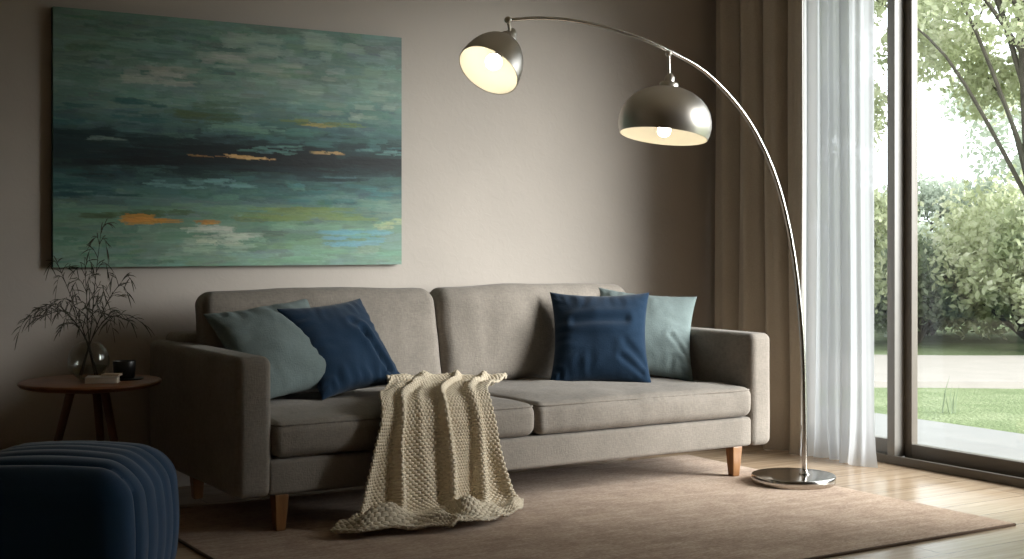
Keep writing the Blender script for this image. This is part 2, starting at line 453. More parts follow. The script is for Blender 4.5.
def tree(label, d, s, h, crown, n, size, mat, seedv, lean=(0, 0), trunk_r=0.2, extra=None, group='trees in the garden', gap=False):
    """d ahead of the viewer and s to the right; crown = (height of centre, rx, rz, clumps, clump radius)"""
    p = dz(d, s); r = root('garden_tree', label, 'tree', (p[0], p[1], GZ - 0.02), 0, group)
    zc, rx, rz_, nc, cr = crown; top = Vector((lean[0], lean[1], zc))
    tp = spline([(0, 0, -0.05), (top.x * 0.15, top.y * 0.15, zc * 0.3), (top.x * 0.5, top.y * 0.5, zc * 0.62), (top.x, top.y, zc + rz_ * 0.45)], 6)
    parts = [tube(tp, [trunk_r * (1 - 0.75 * i / (len(tp) - 1)) for i in range(len(tp))], 10)]
    cl = clumpset((top.x, top.y, zc), (rx, rx, rz_), nc, cr, seedv) + (extra or [])
    if gap:                       # an open crown: bare between the low boughs on the side towards the house
        q = lambda c: (np.array([c[0], c[1]]) + p) @ rt
        cl = [c for c in cl if not (q(c) < 5.45 and 1.3 < c[2] < 3.35) and not (c[2] < 2.9 and abs(q(c) - 5.6) < 0.35)]
    g = random.Random(seedv)
    for c in cl[::2]:
        i = g.randrange(len(tp) // 3, len(tp) - 2); a = tp[i]; b = Vector(c[:3]); m = (a + b) / 2 + Vector((0, 0, 0.15 * (b - a).length))
        parts.append(tube(spline([a, m, b], 5), [0.24 * trunk_r * (1 - 0.85 * q / 10) for q in range(11)], 6))
    mesh('trunk', *join(*parts), M['bark'], r)
    fast_mesh('foliage', *leaf_cloud(cl, n, size, seedv + 50), mat, r, False)
    return r

def bush(label, d, s, w, h, n, size, mat, seedv):
    p = dz(d, s); r = root('garden_bush', label, 'bush', (p[0], p[1], GZ - 0.02), 0, 'bushes along the garden edge')
    cl = clumpset((0, 0, h * 0.5), (w * 0.7, w * 0.7, h * 0.42), 26, h * 0.3, seedv)
    fast_mesh('foliage', *leaf_cloud(cl, n, size, seedv + 9), mat, r, False)
    parts = [tube([(0, 0, 0), (c[0] * 0.5, c[1] * 0.5, c[2] * 0.5), c[:3]], [0.05, 0.035, 0.012], 6) for c in cl[:8]]
    mesh('stem', *join(*parts), M['bark'], r)

# ------------------------------------------------------------------ sofa
SX, SY = 3.06, 5.28
sofa = root('sofa', 'long taupe linen three seat sofa with wooden legs below the green painting', 'sofa', (SX, SY, 0))
def sp(name, VF, mat, par=sofa): return mesh(name, off(VF[0], (SX, SY, 0)), VF[1], mat, par)
X0, X1, AW, YFR, YBK = 1.750, 4.395, 0.128, 4.75, 5.86
def soft(amp, seed, s=6):
    def f(V, h):
        for i in range(len(V)):
            d = amp * nz(V[i], s, seed); V[i] = V[i] + V[i] / (np.abs(V[i]).max() + 1e-6) * 0 + np.sign(V[i]) * d * (np.abs(V[i]) > h * 0.9)
        return V
    return f
def arm_def(V, h):
    for i in range(len(V)):
        v = V[i]; V[i, 0] += np.sign(v[0]) * 0.008 * (1 - (v[1] / h[1]) ** 2) * (1 - (v[2] / h[2]) ** 2) + 0.003 * nz(v, 5, 3)
    return V
sp('arm', rbox(X0, X0 + AW + 0.014, YFR, YBK, 0.146, 0.675, 0.034, 5, step=0.06, deform=arm_def), M['sofa'])
sp('arm', rbox(X1 - AW, X1, YFR, YBK, 0.146, 0.675, 0.034, 5, step=0.06, deform=arm_def), M['sofa'])
sp('base', rbox(X0 + AW - 0.005, X1 - AW + 0.005, YFR + 0.004, YBK - 0.02, 0.15, 0.285, 0.018, 4, step=0.08), M['sofa'])
sp('backrest', rbox(X0 + AW - 0.06, X1 - AW + 0.06, 5.64, YBK - 0.005, 0.2, 0.71, 0.035, 4, step=0.08), M['sofa'])
def seat_def(seed):
    def f(V, h):
        for i in range(len(V)):
            v = V[i].copy(); u, w, t = v / h
            crown = (1 - min(1, abs(u)) ** 2.6) * (1 - min(1, abs(w)) ** 3)
            if t > 0: V[i, 2] += 0.020 * crown * t + 0.006 * (w + 1) / 2
            V[i, 1] -= 0.012 * max(0, -w) ** 3 * (1 - u * u) * (1 - t * t)
            V[i, 2] += (0.008 * nz(v, 5, seed) + 0.004 * nz(v, 11, seed + 7)) * max(0, t)
            V[i, 1] += 0.007 * nz(v * np.array([2.2, 0, .7]), 9, seed + 3) * (w < -0.8)
            V[i, 0] += 0.006 * np.sign(u) * (1 - t * t) * (abs(u) > 0.9)
        return V
    return f
MIDX = (X0 + X1) / 2 - 0.012
def piping(cx0, cx1, y0, y1, z, r, par, zback):
    pts = []
    c = 0.035
    ring = [(cx0 + c, y0), (cx1 - c, y0)]
    for k in range(1, 6): a = -PI / 2 + k / 6 * PI / 2; ring.append((cx1 - c + c * math.cos(a), y0 + c + c * math.sin(a)))
    ring += [(cx1, y0 + c), (cx1, y1)]
    lead = [(cx0, y1), (cx0, y0 + c)]
    for k in range(1, 6): a = PI + k / 6 * PI / 2; lead.append((cx0 + c + c * math.cos(a), y0 + c + c * math.sin(a)))
    for x, y in lead + ring: pts.append((x, y, z + zback * (y - y0) / (y1 - y0)))
    V, F = tube(pts, r, 6); sp('piping', (V, F), M['sofa'], par)
for x0, x1, sd_ in ((X0 + AW + 0.015, MIDX, 1.0), (MIDX + 0.006, X1 - AW - 0.003, 2.0)):
    o = sp('seat_cushion', rbox(x0, x1, YFR - 0.012, 5.62, 0.288, 0.425, 0.04, 5, step=0.035, deform=seat_def(sd_)), M['sofa'])
    o2 = piping(x0 + 0.004, x1 - 0.004, YFR - 0.006, 5.5, 0.4135, 0.004, o, 0.012)
# back cushions lean backwards
def back_def(seed):
    def f(V, h):
        for i in range(len(V)):
            v = V[i].copy(); u, w, t = v / h
            belly = (1 - min(1, abs(u)) ** 2.4) * (1 - min(1, abs(t)) ** 2.4)
            if w < 0: V[i, 1] += -0.035 * belly * (-w)
            V[i, 2] += 0.012 * (1 - u * u) * max(0, t) - 0.006 * nz(v, 4, seed) * max(0, t)
            V[i, 1] += (0.010 * nz(v * np.array([1.6, 1, .7]), 6, seed + 1) + 0.005 * nz(v * np.array([2.2, 1, .8]), 12, seed + 2)) * (w < 0)
            V[i, 0] += 0.01 * nz((0, v[1], v[2]), 6, seed) * u - 0.012 * u * max(0, t) ** 3
            V[i, 1] += (t + 1) * h[2] * 0.2
        return V
    return f
BX = 3.03
for x0, x1, sd_ in ((1.895, BX, 4.0), (BX + 0.004, 4.165, 5.0)):
    sp('back_cushion', rbox(x0, x1, 5.46, 5.64, 0.436, 0.885, 0.06, 5, step=0.035, deform=back_def(sd_)), M['sofa'])
def leg(x, y, tw):
    V = []
    for z, hw in ((0.152, 0.028), (0.14, 0.028), (0.012, 0.019)):
        for sx, sy in ((-1, -1), (1, -1), (1, 1), (-1, 1)): V.append((x + sx * hw, y + sy * hw, z))
    F = [(3, 2, 1, 0), (8, 9, 10, 11)] + [(i * 4 + k, i * 4 + (k + 1) % 4, i * 4 + 4 + (k + 1) % 4, i * 4 + 4 + k) for i in range(2) for k in range(4)]
    o = mesh('leg', off(V, (SX, SY, 0)), F, M['legwood'], sofa, False)
    bv = o.modifiers.new('bevel', 'BEVEL'); bv.width = 0.004; bv.segments = 2
leg(1.932, 4.79, 0); leg(4.19, 4.79, 0); leg(1.875, 5.57, 0); leg(4.19, 5.57, 0)

# ------------------------------------------------------------------ throw pillows
CR, CD, CUP = Vector((math.cos(ar), math.sin(ar), 0)), Vector((math.sin(-ar), math.cos(-ar), 0)), Vector((0, 0, 1))
def pillow(label, centre, rvec, uvec, s, T, mat, seed, creases=(), corner=0.11):
    rv = Vector(rvec).normalized(); uv = Vector(uvec); uv = (uv - rv * uv.dot(rv)).normalized(); nv = rv.cross(uv)
    n = 56; V, F, ids = [], [], {}
    for side in (1, -1):
        for i in range(n + 1):
            for j in range(n + 1):
                u, v = math.sin((2 * i / n - 1) * PI / 2), math.sin((2 * j / n - 1) * PI / 2)
                rim = i in (0, n) or j in (0, n)
                if rim and side < 0: ids[(side, i, j)] = ids[(1, i, j)]; continue
                au, av = abs(u), abs(v)
                x = u * (1 - corner * (1 - v * v) * au ** 2); y = v * (1 - corner * (1 - u * u) * av ** 2)
                prof = max(0, (1 - au ** 2.3) * (1 - av ** 2.3)) ** 0.5
                z = T * prof
                ed = max(au, av)
                tan = v if au > av else u
                z += 0.010 * math.sin(tan * 26 + 3 * nz((u, v, seed), 2.5)) * nz((u * 1.5, v * 1.5, seed), 1.3) * prof * ed ** 2 * 2.2
                z += 0.012 * nz((u, v, side), 1.5, seed) * prof + 0.0035 * nz((u, v, side), 4, seed) * prof
                if side > 0:
                    for (a0, b0, a1, b1, wd, dep) in creases:
                        A, B, Pp = Vector((a0, b0)), Vector((a1, b1)), Vector((u, v)); ab = B - A
                        tt = max(0, min(1, (Pp - A).dot(ab) / ab.dot(ab))); q = Pp - (A + ab * tt)
                        sg = 1 if ab.x * q.y - ab.y * q.x > 0 else -1
                        z += -dep * math.exp(-(q.length / wd) ** 2) + 0.45 * dep * math.exp(-((q.length - 2.0 * wd) / wd) ** 2)
                ids[(side, i, j)] = len(V)
                V.append(rv * (x * s / 2) + uv * (y * s / 2) + nv * (z * side))
        for i in range(n):
            for j in range(n):
                q = (ids[(side, i, j)], ids[(side, i + 1, j)], ids[(side, i + 1, j + 1)], ids[(side, i, j + 1)])
                F.append(q if side > 0 else q[::-1])
    o = mesh('throw_pillow', V, F, mat, None, True, centre)
    return tag(o, label, 'pillow', 'throw pillows on the sofa')
def at(px, py, Z):
    """a point Z ahead of the viewer along the sight line measured on the photograph"""
    p = CR * ((px - 512) / 1343 * Z) + CD * Z; return Vector((p.x, p.y, 1.1 - (py - 243) / 1343 * Z))
def cv(r, d, u): return CR * r + CD * d + CUP * u
pillow('teal grey linen throw pillow leaning in the shaded left corner of the sofa', at(280, 349, 5.68), cv(.38, .30, .054), cv(-.27, .26, .37), 0.50, 0.085, M['teal'], 1.3, [(0.1, 0.8, 0.5, 0.1, 0.1, 0.012)])
pillow('navy blue throw pillow tilted against the left teal pillow beside the knitted blanket', at(342, 347, 5.82), cv(.31, .33, .03), cv(-.205, .186, .37), 0.465, 0.085, M['navy'], 2.1, [(0.35, 0.1, 0.62, -0.75, 0.07, 0.016), (0.2, 0.3, 0.35, 0.0, 0.08, 0.01)])
pillow('navy blue throw pillow standing upright in front of the pale teal pillow on the right', at(600, 338, 6.44), cv(.455, -.02, 0), cv(.0, .20, .39), 0.485, 0.08, M['navy'], 3.7, [(-0.5, 0.24, 0.5, 0.30, 0.09, 0.011), (0.9, -0.6, 0.5, -0.2, 0.07, 0.007), (0.8, -0.8, 0.4, -0.5, 0.06, 0.006)])
pillow('pale teal grey throw pillow partly hidden behind the navy one by the right arm', at(645, 334, 6.66), cv(.49, -.03, -.045), cv(.054, .26, .37), 0.50, 0.07, M['teal'], 4.4, [(0.95, -0.6, 0.5, -0.1, 0.05, 0.01)])

# ------------------------------------------------------------------ knitted throw blanket
def blanket():
    keys = [  # v, Y, z, XL, XR
        (0.00, 5.225, 0.488, 2.60, 3.12), (0.04, 5.19, 0.500, 2.59, 3.15), (0.10, 5.13, 0.512, 2.58, 3.16), (0.16, 5.05, 0.500, 2.53, 3.08), (0.22, 4.96, 0.490, 2.48, 2.97), (0.33, 4.83, 0.478, 2.37, 2.87),
        (0.40, 4.745, 0.462, 2.325, 2.83), (0.445, 4.705, 0.41, 2.305, 2.82), (0.55, 4.685, 0.29, 2.255, 2.835), (0.66, 4.67, 0.17, 2.215, 2.86),
        (0.75, 4.655, 0.075, 2.195, 2.88), (0.81, 4.62, 0.035, 2.19, 2.885), (0.87, 4.56, 0.026, 2.15, 2.885), (1.00, 4.42, 0.022, 2.09, 2.85)]
    K = np.array(keys); nv_, nu = 560, 430
    v = np.linspace(0, 1, nv_); u = np.linspace(0, 1, nu)
    def ip(c):
        a = np.interp(v, K[:, 0], K[:, c]); k = np.ones(25) / 25; p = np.concatenate([np.full(12, a[0]), a, np.full(12, a[-1])]); return np.convolve(p, k, 'valid')
    Y, Z, XLx, XRx = (ip(c) for c in (1, 2, 3, 4))
    dY, dZ = np.gradient(Y), np.gradient(Z); L = np.hypot(dY, dZ); NY, NZ = dZ / L, -dY / L   # outward normal (front / up)
    U, Vv = np.meshgrid(u, v)
    wand = 0.035 * np.sin(Vv * 5 + 1.0) + 0.02 * np.sin(Vv * 11 + U * 4)
    # a few long folds
    folds = [(0.05, 0.06, 0.8), (0.24, 0.036, 1.25), (0.36, 0.05, 0.45), (0.55, 0.036, 1.35), (0.64, 0.07, 0.35), (0.82, 0.040, 1.15), (0.96, 0.05, 0.7)]
    hang = np.interp(Vv, [0, 0.2, 0.40, 0.5, 0.72, 0.82, 1], [0.25, 0.7, 0.75, 0.9, 1.15, 0.6, 0.3])
    D = np.zeros_like(U)
    for k, (c, wd, a) in enumerate(folds):
        cc = c + wand * np.sin(k * 1.7 + 1) + 0.02 * np.sin(Vv * 7 + k * 2.1)
        D += a * np.exp(-((U - cc) / (wd * (1.0 + 0.35 * np.sin(Vv * 6 + k)))) ** 2)
    D *= 0.030 * hang
    # bunched gathers on the seat
    seatw = np.clip((0.30 - Vv) / 0.2, 0, 1)
    D += seatw * (0.014 * np.sin(Vv * 62 + 2.2 * np.sin(U * 4)) * (0.6 + 0.4 * np.sin(U * 7 + 1)) + 0.006 * np.sin(U * 13 + Vv * 20))
    # crumples on the floor
    fl = np.clip((Vv - 0.76) / 0.10, 0, 1)
    cr = 0.030 * (1 + np.sin(Vv * 52 + 3.4 * np.sin(U * 5.0 + 0.6) + 1.2)) * (0.3 + 0.7 * np.sin(U * 7.3 + 0.5 + Vv * 3) ** 2) + 0.016 * (1 + np.sin(U * 24 + Vv * 16 + 2 * np.sin(Vv * 9)))
    cr = cr * np.clip((1 - U) / 0.09, 0.25, 1)
    D += fl * cr * np.interp(Vv, [0.76, 0.86, 0.96, 1], [0, 1, 0.9, 0.15])
    X = XLx[:, None] * (1 - U) + XRx[:, None] * U + 0.02 * np.sin(Vv * 9) * (U - 0.5)
    X += 0.018 * fl * np.sin(U * 14 + Vv * 9)
    X += seatw * 0.02 * np.sin(Vv * 40) * (U - 0.3)
    X += 0.016 * np.interp(Vv, [0.3, 0.5, 0.8], [0, 1, 0.6]) * np.sin(Vv * 10 + U * 3) + 0.02 * np.sin(U * 9 + Vv * 5) * np.clip((Vv - 0.3) / 0.3, 0, 1)
    # ragged lower hem lying on the rug: reaches furthest forward left of the middle
    ext = np.interp(U, [0, 0.1, 0.3, 0.5, 0.7, 0.9, 1], [0.13, 0.05, 0.02, -0.04, -0.02, 0.07, 0.12])
    X = X - 0.035 * np.clip((Vv - 0.8) / 0.2, 0, 1) * np.clip((0.35 - U) / 0.35, 0, 1)
    YY = Y[:, None] + ext * np.clip((Vv - 0.8) / 0.2, 0, 1)
    ZZ = np.broadcast_to(Z[:, None], U.shape).copy()
    ZZ = ZZ - 0.035 * np.clip((0.24 - Vv) / 0.2, 0, 1) * np.clip((U - 0.55) / 0.45, 0, 1) ** 1.5
    # knit relief
    s_ = U * 0.66; t_ = Vv * 1.18
    row = np.floor(t_ / 0.0125); ph = (row % 2) * 0.5
    kn = np.abs(np.cos(PI * (s_ / 0.019 + ph))) ** 0.7 * np.abs(np.sin(PI * t_ / 0.0125)) ** 0.6
    edge = np.minimum(np.minimum(U, 1 - U) / 0.03, np.minimum(Vv, 1 - Vv) / 0.018); hem = np.exp(-(edge / 0.9) ** 2)
    D = D + 0.009 * kn + 0.009 * hem
    Px = X; Py = YY + D * NY[:, None] * -1 * np.sign(1); Pz = ZZ + D * np.abs(NZ)[:, None]
    Py = YY - D * np.abs(NY)[:, None]
    Pz = np.maximum(Pz, 0.019)
    P = np.stack([Px, Py, Pz], -1).reshape(-1, 3)
    I = np.arange(nv_ * nu).reshape(nv_, nu)
    Q = np.stack([I[:-1, :-1], I[1:, :-1], I[1:, 1:], I[:-1, 1:]], -1).reshape(-1, 4)
    org = np.array([2.55, 4.7, 0.013])
    o = fast_mesh('throw_blanket', P - org, Q, M['knit']); o.location = org
    so = o.modifiers.new('thickness', 'SOLIDIFY'); so.thickness = 0.007; so.offset = 0
    return o
tag(blanket(), 'cream chunky knit throw blanket draped over the sofa seat down to the rug', 'blanket')

# ------------------------------------------------------------------ rug
V, F = rbox(1.567, 4.41, 3.41, 5.40, 0.0, 0.012, 0.004, 2, 1)
rug = root('area_rug', 'large beige brown heathered rug lying under the sofa', 'rug', (3.0, 4.4, 0))
mesh('pile', off(V, (3.0, 4.4, 0)), F, M['rug'], rug)
e = 0.012
V, F = join(rbox(1.560, 1.575, 3.403, 5.407, 0, 0.0105, .004, 2, 1), rbox(4.402, 4.417, 3.403, 5.407, 0, 0.0105, .004, 2, 1), rbox(1.56, 4.417, 3.403, 3.418, 0, 0.0105, .004, 2, 1), rbox(1.56, 4.417, 5.392, 5.407, 0, 0.0105, .004, 2, 1))
mesh('binding', off(V, (3.0, 4.4, 0)), F, M['rugedge'], rug)

# ------------------------------------------------------------------ painting on the wall
def painting():
    x0, x1, z0, z1 = 1.358, 3.026, 0.995, 2.112
    W, H = 480, 320
    g = np.random.default_rng(21)
    img = np.zeros((H, W, 3)); hgt = np.zeros((H, W))
    yy, xx = np.mgrid[0:H, 0:W]; uu, vv = xx / (W - 1), yy / (H - 1)
    L_ = lambda *c: np.array(lin(*c)[:3])
    gain = 1.12
    base = [(0, (92, 124, 112)), (0.12, (96, 128, 116)), (0.28, (106, 134, 122)), (0.36, (84, 120, 112)), (0.44, (60, 98, 96)), (0.49, (30, 58, 58)), (0.54, (20, 36, 36)), (0.60, (22, 42, 42)),
            (0.655, (52, 92, 92)), (0.72, (72, 114, 108)), (0.78, (94, 128, 108)), (0.86, (104, 138, 116)), (1.0, (112, 146, 128))]
    bp = [b[0] for b in base]; bc = np.array([L_(*b[1]) for b in base]); bc = bc * 0.8 + 0.2 * bc.mean(1, keepdims=True)
    def basecol(v): return np.array([np.interp(v, bp, bc[:, k]) for k in range(3)])
    img[:] = np.stack([np.interp(vv, bp, bc[:, k]) for k in range(3)], -1)
    def stroke(u, v, lu, lv, col, op=0.8, ang=0.0):
        cx, cy, rx, ry = u * W, v * H, lu * W / 2, lv * H / 2
        i0, i1 = int(max(0, cy - ry * 1.6 - abs(ang) * rx - 2)), int(min(H, cy + ry * 1.6 + abs(ang) * rx + 3)); j0, j1 = int(max(0, cx - rx * 1.2)), int(min(W, cx + rx * 1.2 + 1))
        if i1 <= i0 or j1 <= j0: return
        X = (xx[i0:i1, j0:j1] - cx) / rx; Y = (yy[i0:i1, j0:j1] - cy - ang * (xx[i0:i1, j0:j1] - cx)) / ry
        nrow = 30; ends = g.uniform(0.7, 1.15, nrow); br = g.uniform(0.55, 1.0, nrow); tone = g.uniform(0.84, 1.16, nrow)
        ri = np.clip(((Y + 1.3) / 2.6 * nrow).astype(int), 0, nrow - 1)
        wob = 0.15 * np.sin(X * 4 + g.uniform(0, 6))
        m = (np.abs(Y + wob) < 1) * (np.abs(X) < ends[ri]) * br[ri]
        m = m * np.clip(1.4 - np.abs(X) ** 3, 0, 1) * op
        m = np.clip(m, 0, 1)
        img[i0:i1, j0:j1] = img[i0:i1, j0:j1] * (1 - m[..., None]) + (col[None, None] * tone[ri][..., None]) * m[..., None]
        hgt[i0:i1, j0:j1] += m * (tone[ri] - 1) * 1.2
    jit = lambda c, a=0.12: c * (1 + g.normal(size=3) * a * 0.4 + g.normal() * a)
    for i in range(1500):
        u, v = g.uniform(), g.uniform(); big = 1.0 - 0.45 * i / 1500
        stroke(u, v, g.uniform(0.06, 0.22) * big, g.uniform(0.014, 0.055) * big, jit(basecol(np.clip(v + g.normal() * 0.03, 0, 1)), 0.2), 0.6, g.normal() * 0.07)
    def region(n, u0, u1, v0, v1, col, lu=(0.04, 0.12), lv=(0.008, 0.022), op=0.7, a=0.1, ang=0.03):
        for i in range(n): stroke(g.uniform(u0, u1), g.uniform(v0, v1), g.uniform(*lu), g.uniform(*lv), jit(L_(*col), a), op, g.normal() * ang)
    region(26, 0.04, 0.5, 0.02, 0.22, (70, 104, 92)); region(30, 0.45, 1, 0.02, 0.12, (128, 148, 136), lv=(0.015, 0.04)); region(20, 0.55, 1, 0.12, 0.30, (122, 144, 132), lv=(0.015, 0.04)); region(16, 0, 0.4, 0.22, 0.34, (84, 116, 106), lv=(0.015, 0.04))
    region(12, 0.20, 0.34, 0.20, 0.265, (158, 160, 150), lv=(0.012, 0.035), op=0.6); region(14, 0.38, 0.60, 0.12, 0.19, (150, 158, 148), lv=(0.012, 0.035), op=0.55); region(10, 0.6, 0.78, 0.15, 0.23, (140, 152, 138), op=0.5)
    region(12, 0.66, 0.96, 0.24, 0.37, (140, 156, 140), op=0.5)
    region(16, 0.0, 0.30, 0.34, 0.44, (44, 84, 84)); region(10, 0.3, 0.5, 0.33, 0.38, (70, 98, 80))
    region(14, 0.34, 0.46, 0.375, 0.415, (66, 84, 58), (0.05, 0.10)); region(12, 0.64, 0.86, 0.385, 0.405, (104, 116, 62), (0.04, 0.1), (0.004, 0.012)); region(8, 0.66, 0.78, 0.395, 0.41, (150, 136, 76), (0.03, 0.06), (0.003, 0.007))
    region(12, 0.45, 0.62, 0.41, 0.45, (96, 128, 116)); region(14, 0.55, 1.0, 0.43, 0.50, (66, 104, 100))
    region(50, 0.0, 0.35, 0.475, 0.57, (20, 42, 44), (0.08, 0.22)); region(60, 0.15, 0.72, 0.515, 0.60, (16, 24, 26), (0.08, 0.25)); region(50, 0.50, 1.0, 0.535, 0.60, (15, 22, 24), (0.08, 0.22)); region(24, 0.30, 0.9, 0.585, 0.635, (24, 42, 44), (0.08, 0.2))
    region(16, 0.36, 0.72, 0.505, 0.525, (18, 30, 32), (0.08, 0.2)); region(8, 0.52, 0.66, 0.495, 0.53, (86, 124, 118), (0.05, 0.1), (0.006, 0.012)); region(8, 0.86, 1.0, 0.50, 0.52, (90, 128, 122), (0.04, 0.08), (0.005, 0.012))
    region(9, 0.46, 0.60, 0.543, 0.556, (196, 160, 104), (0.03, 0.08), (0.004, 0.010), 0.9); region(4, 0.37, 0.45, 0.546, 0.553, (160, 120, 70), (0.03, 0.05), (0.003, 0.006)); region(7, 0.71, 0.80, 0.515, 0.526, (176, 146, 96), (0.03, 0.06), (0.004, 0.009), 0.85)
    region(5, 0.10, 0.16, 0.49, 0.505, (104, 122, 116), (0.03, 0.06), (0.005, 0.012))
    region(18, 0.25, 0.52, 0.645, 0.685, (104, 142, 138), (0.03, 0.09), (0.006, 0.018)); region(18, 0.0, 0.25, 0.62, 0.72, (34, 70, 72)); region(16, 0.55, 1.0, 0.66, 0.73, (62, 106, 104))
    region(26, 0.52, 0.86, 0.755, 0.81, (108, 128, 78), (0.08, 0.2)); region(12, 0.05, 0.5, 0.75, 0.78, (100, 132, 108)); region(14, 0.1, 0.34, 0.775, 0.80, (72, 92, 62), (0.05, 0.1))
    region(16, 0.20, 0.31, 0.792, 0.825, (186, 134, 62), (0.05, 0.10), (0.008, 0.02), 0.9); region(8, 0.37, 0.44, 0.81, 0.826, (170, 122, 62), (0.03, 0.06), (0.006, 0.012), 0.85)
    region(20, 0.36, 0.53, 0.84, 0.91, (176, 186, 168), (0.05, 0.12), op=0.6); region(8, 0.28, 0.5, 0.91, 0.95, (150, 172, 150), (0.05, 0.12), op=0.5)
    region(18, 0.76, 0.95, 0.85, 0.915, (104, 150, 164), (0.05, 0.13), op=0.6); region(18, 0.0, 0.30, 0.84, 0.98, (78, 116, 98)); region(14, 0.55, 1.0, 0.92, 0.99, (110, 146, 122)); region(8, 0.92, 1.0, 0.78, 0.84, (148, 160, 122), (0.03, 0.07))
    r = root('painting', 'wide abstract canvas painting in teal, green and black bands on the wall', 'painting', ((x0 + x1) / 2, 5.93, (z0 + z1) / 2))
    o = np.array(r.location)
    X = x0 + uu * (x1 - x0); Z = z1 - vv * (z1 - z0); Yv = 5.913 - np.clip(hgt, -0.6, 0.6) * 0.0011
    P = np.stack([X, Yv, Z], -1).reshape(-1, 3) - o
    I = np.arange(H * W).reshape(H, W); Q = np.stack([I[:-1, :-1], I[1:, :-1], I[1:, 1:], I[:-1, 1:]], -1).reshape(-1, 4)
    t = NT('brushed_oil_paint'); t.set(rough=0.55, spec=0.3)
    at_ = t.n('ShaderNodeAttribute'); at_.attribute_name = 'pigment'; t.l(at_.outputs['Color'], t.b.inputs['Base Color'])
    t.bump(t.noise(t.coord((30, 1, 300)), 1, 3), 0.12, 0.002)
    c = fast_mesh('painted_surface', P, Q, t.m, r)
    at2 = c.data.color_attributes.new('pigment', 'FLOAT_COLOR', 'POINT')
    at2.data.foreach_set('color', np.concatenate([np.clip(img * gain, 0, 1), np.ones((H, W, 1))], -1).astype(np.float32).ravel())
    V, F = rbox(x0, x1, 5.9145, 5.949, z0, z1, 0.003, 2, 1); mesh('canvas_edge', off(V, o), F, plain('canvas_side', lin(70, 92, 84), 0.8), r)
painting()

# ------------------------------------------------------------------ side table and what stands on it
TX, TY, TZ = 1.395, 5.44, 0.552
table = root('side_table', 'small round walnut side table on splayed legs left of the sofa', 'side table', (TX, TY, 0))
R = 0.276
V, F = lathe([(R - 0.035, TZ - 0.026), (R - 0.008, TZ - 0.018), (R, TZ - 0.008), (R - 0.002, TZ - 0.002), (R - 0.006, TZ)], 72); mesh('tabletop', V, F, M['tablewood'], table)
V, F = lathe([(0.09, TZ - 0.045), (0.10, TZ - 0.04), (0.10, TZ - 0.024)], 32); mesh('hub', V, F, M['tableleg'], table)
for a in (179, 59, 299):
    a = math.radians(a); c, s_ = math.cos(a), math.sin(a)
    V, F = tube([(0.075 * c, 0.075 * s_, TZ - 0.03), (0.14 * c, 0.14 * s_, 0.27), (0.205 * c, 0.205 * s_, 0.0)], [0.018, 0.016, 0.011], 14); mesh('leg', V, F, M['tableleg'], table)

VX, VY = 1.392, 5.46
vase = root('glass_vase', 'round clear glass vase with some water and thin twigs on the side table', 'vase', (VX, VY, TZ))
rv = 0.082
prof = [(0.004, 0.0), (0.034, 0.0)]
for k in range(1, 22):
    a = -PI / 2 + 0.42 + k / 21 * (PI - 0.42 - 0.5); prof.append((rv * math.cos(a), 0.078 + rv * math.sin(a)))
prof += [(0.0385, 0.1505)]
inner = [(max(0.003, r_ - 0.003), z + (0.004 if i < 2 else 0.0005)) for i, (r_, z) in enumerate(prof)][::-1]
V, F = lathe(prof + inner, 56, False, False); mesh('vase_body', V, F, M['vase'], vase)
wp = [(0.003, 0.005), (0.03, 0.005)] + [(rv * math.cos(a) - 0.0036, 0.078 + rv * math.sin(a)) for a in np.linspace(-1.12, -0.28, 9)]
V, F = lathe(wp, 48); mesh('water', V, F, M['water'], vase)

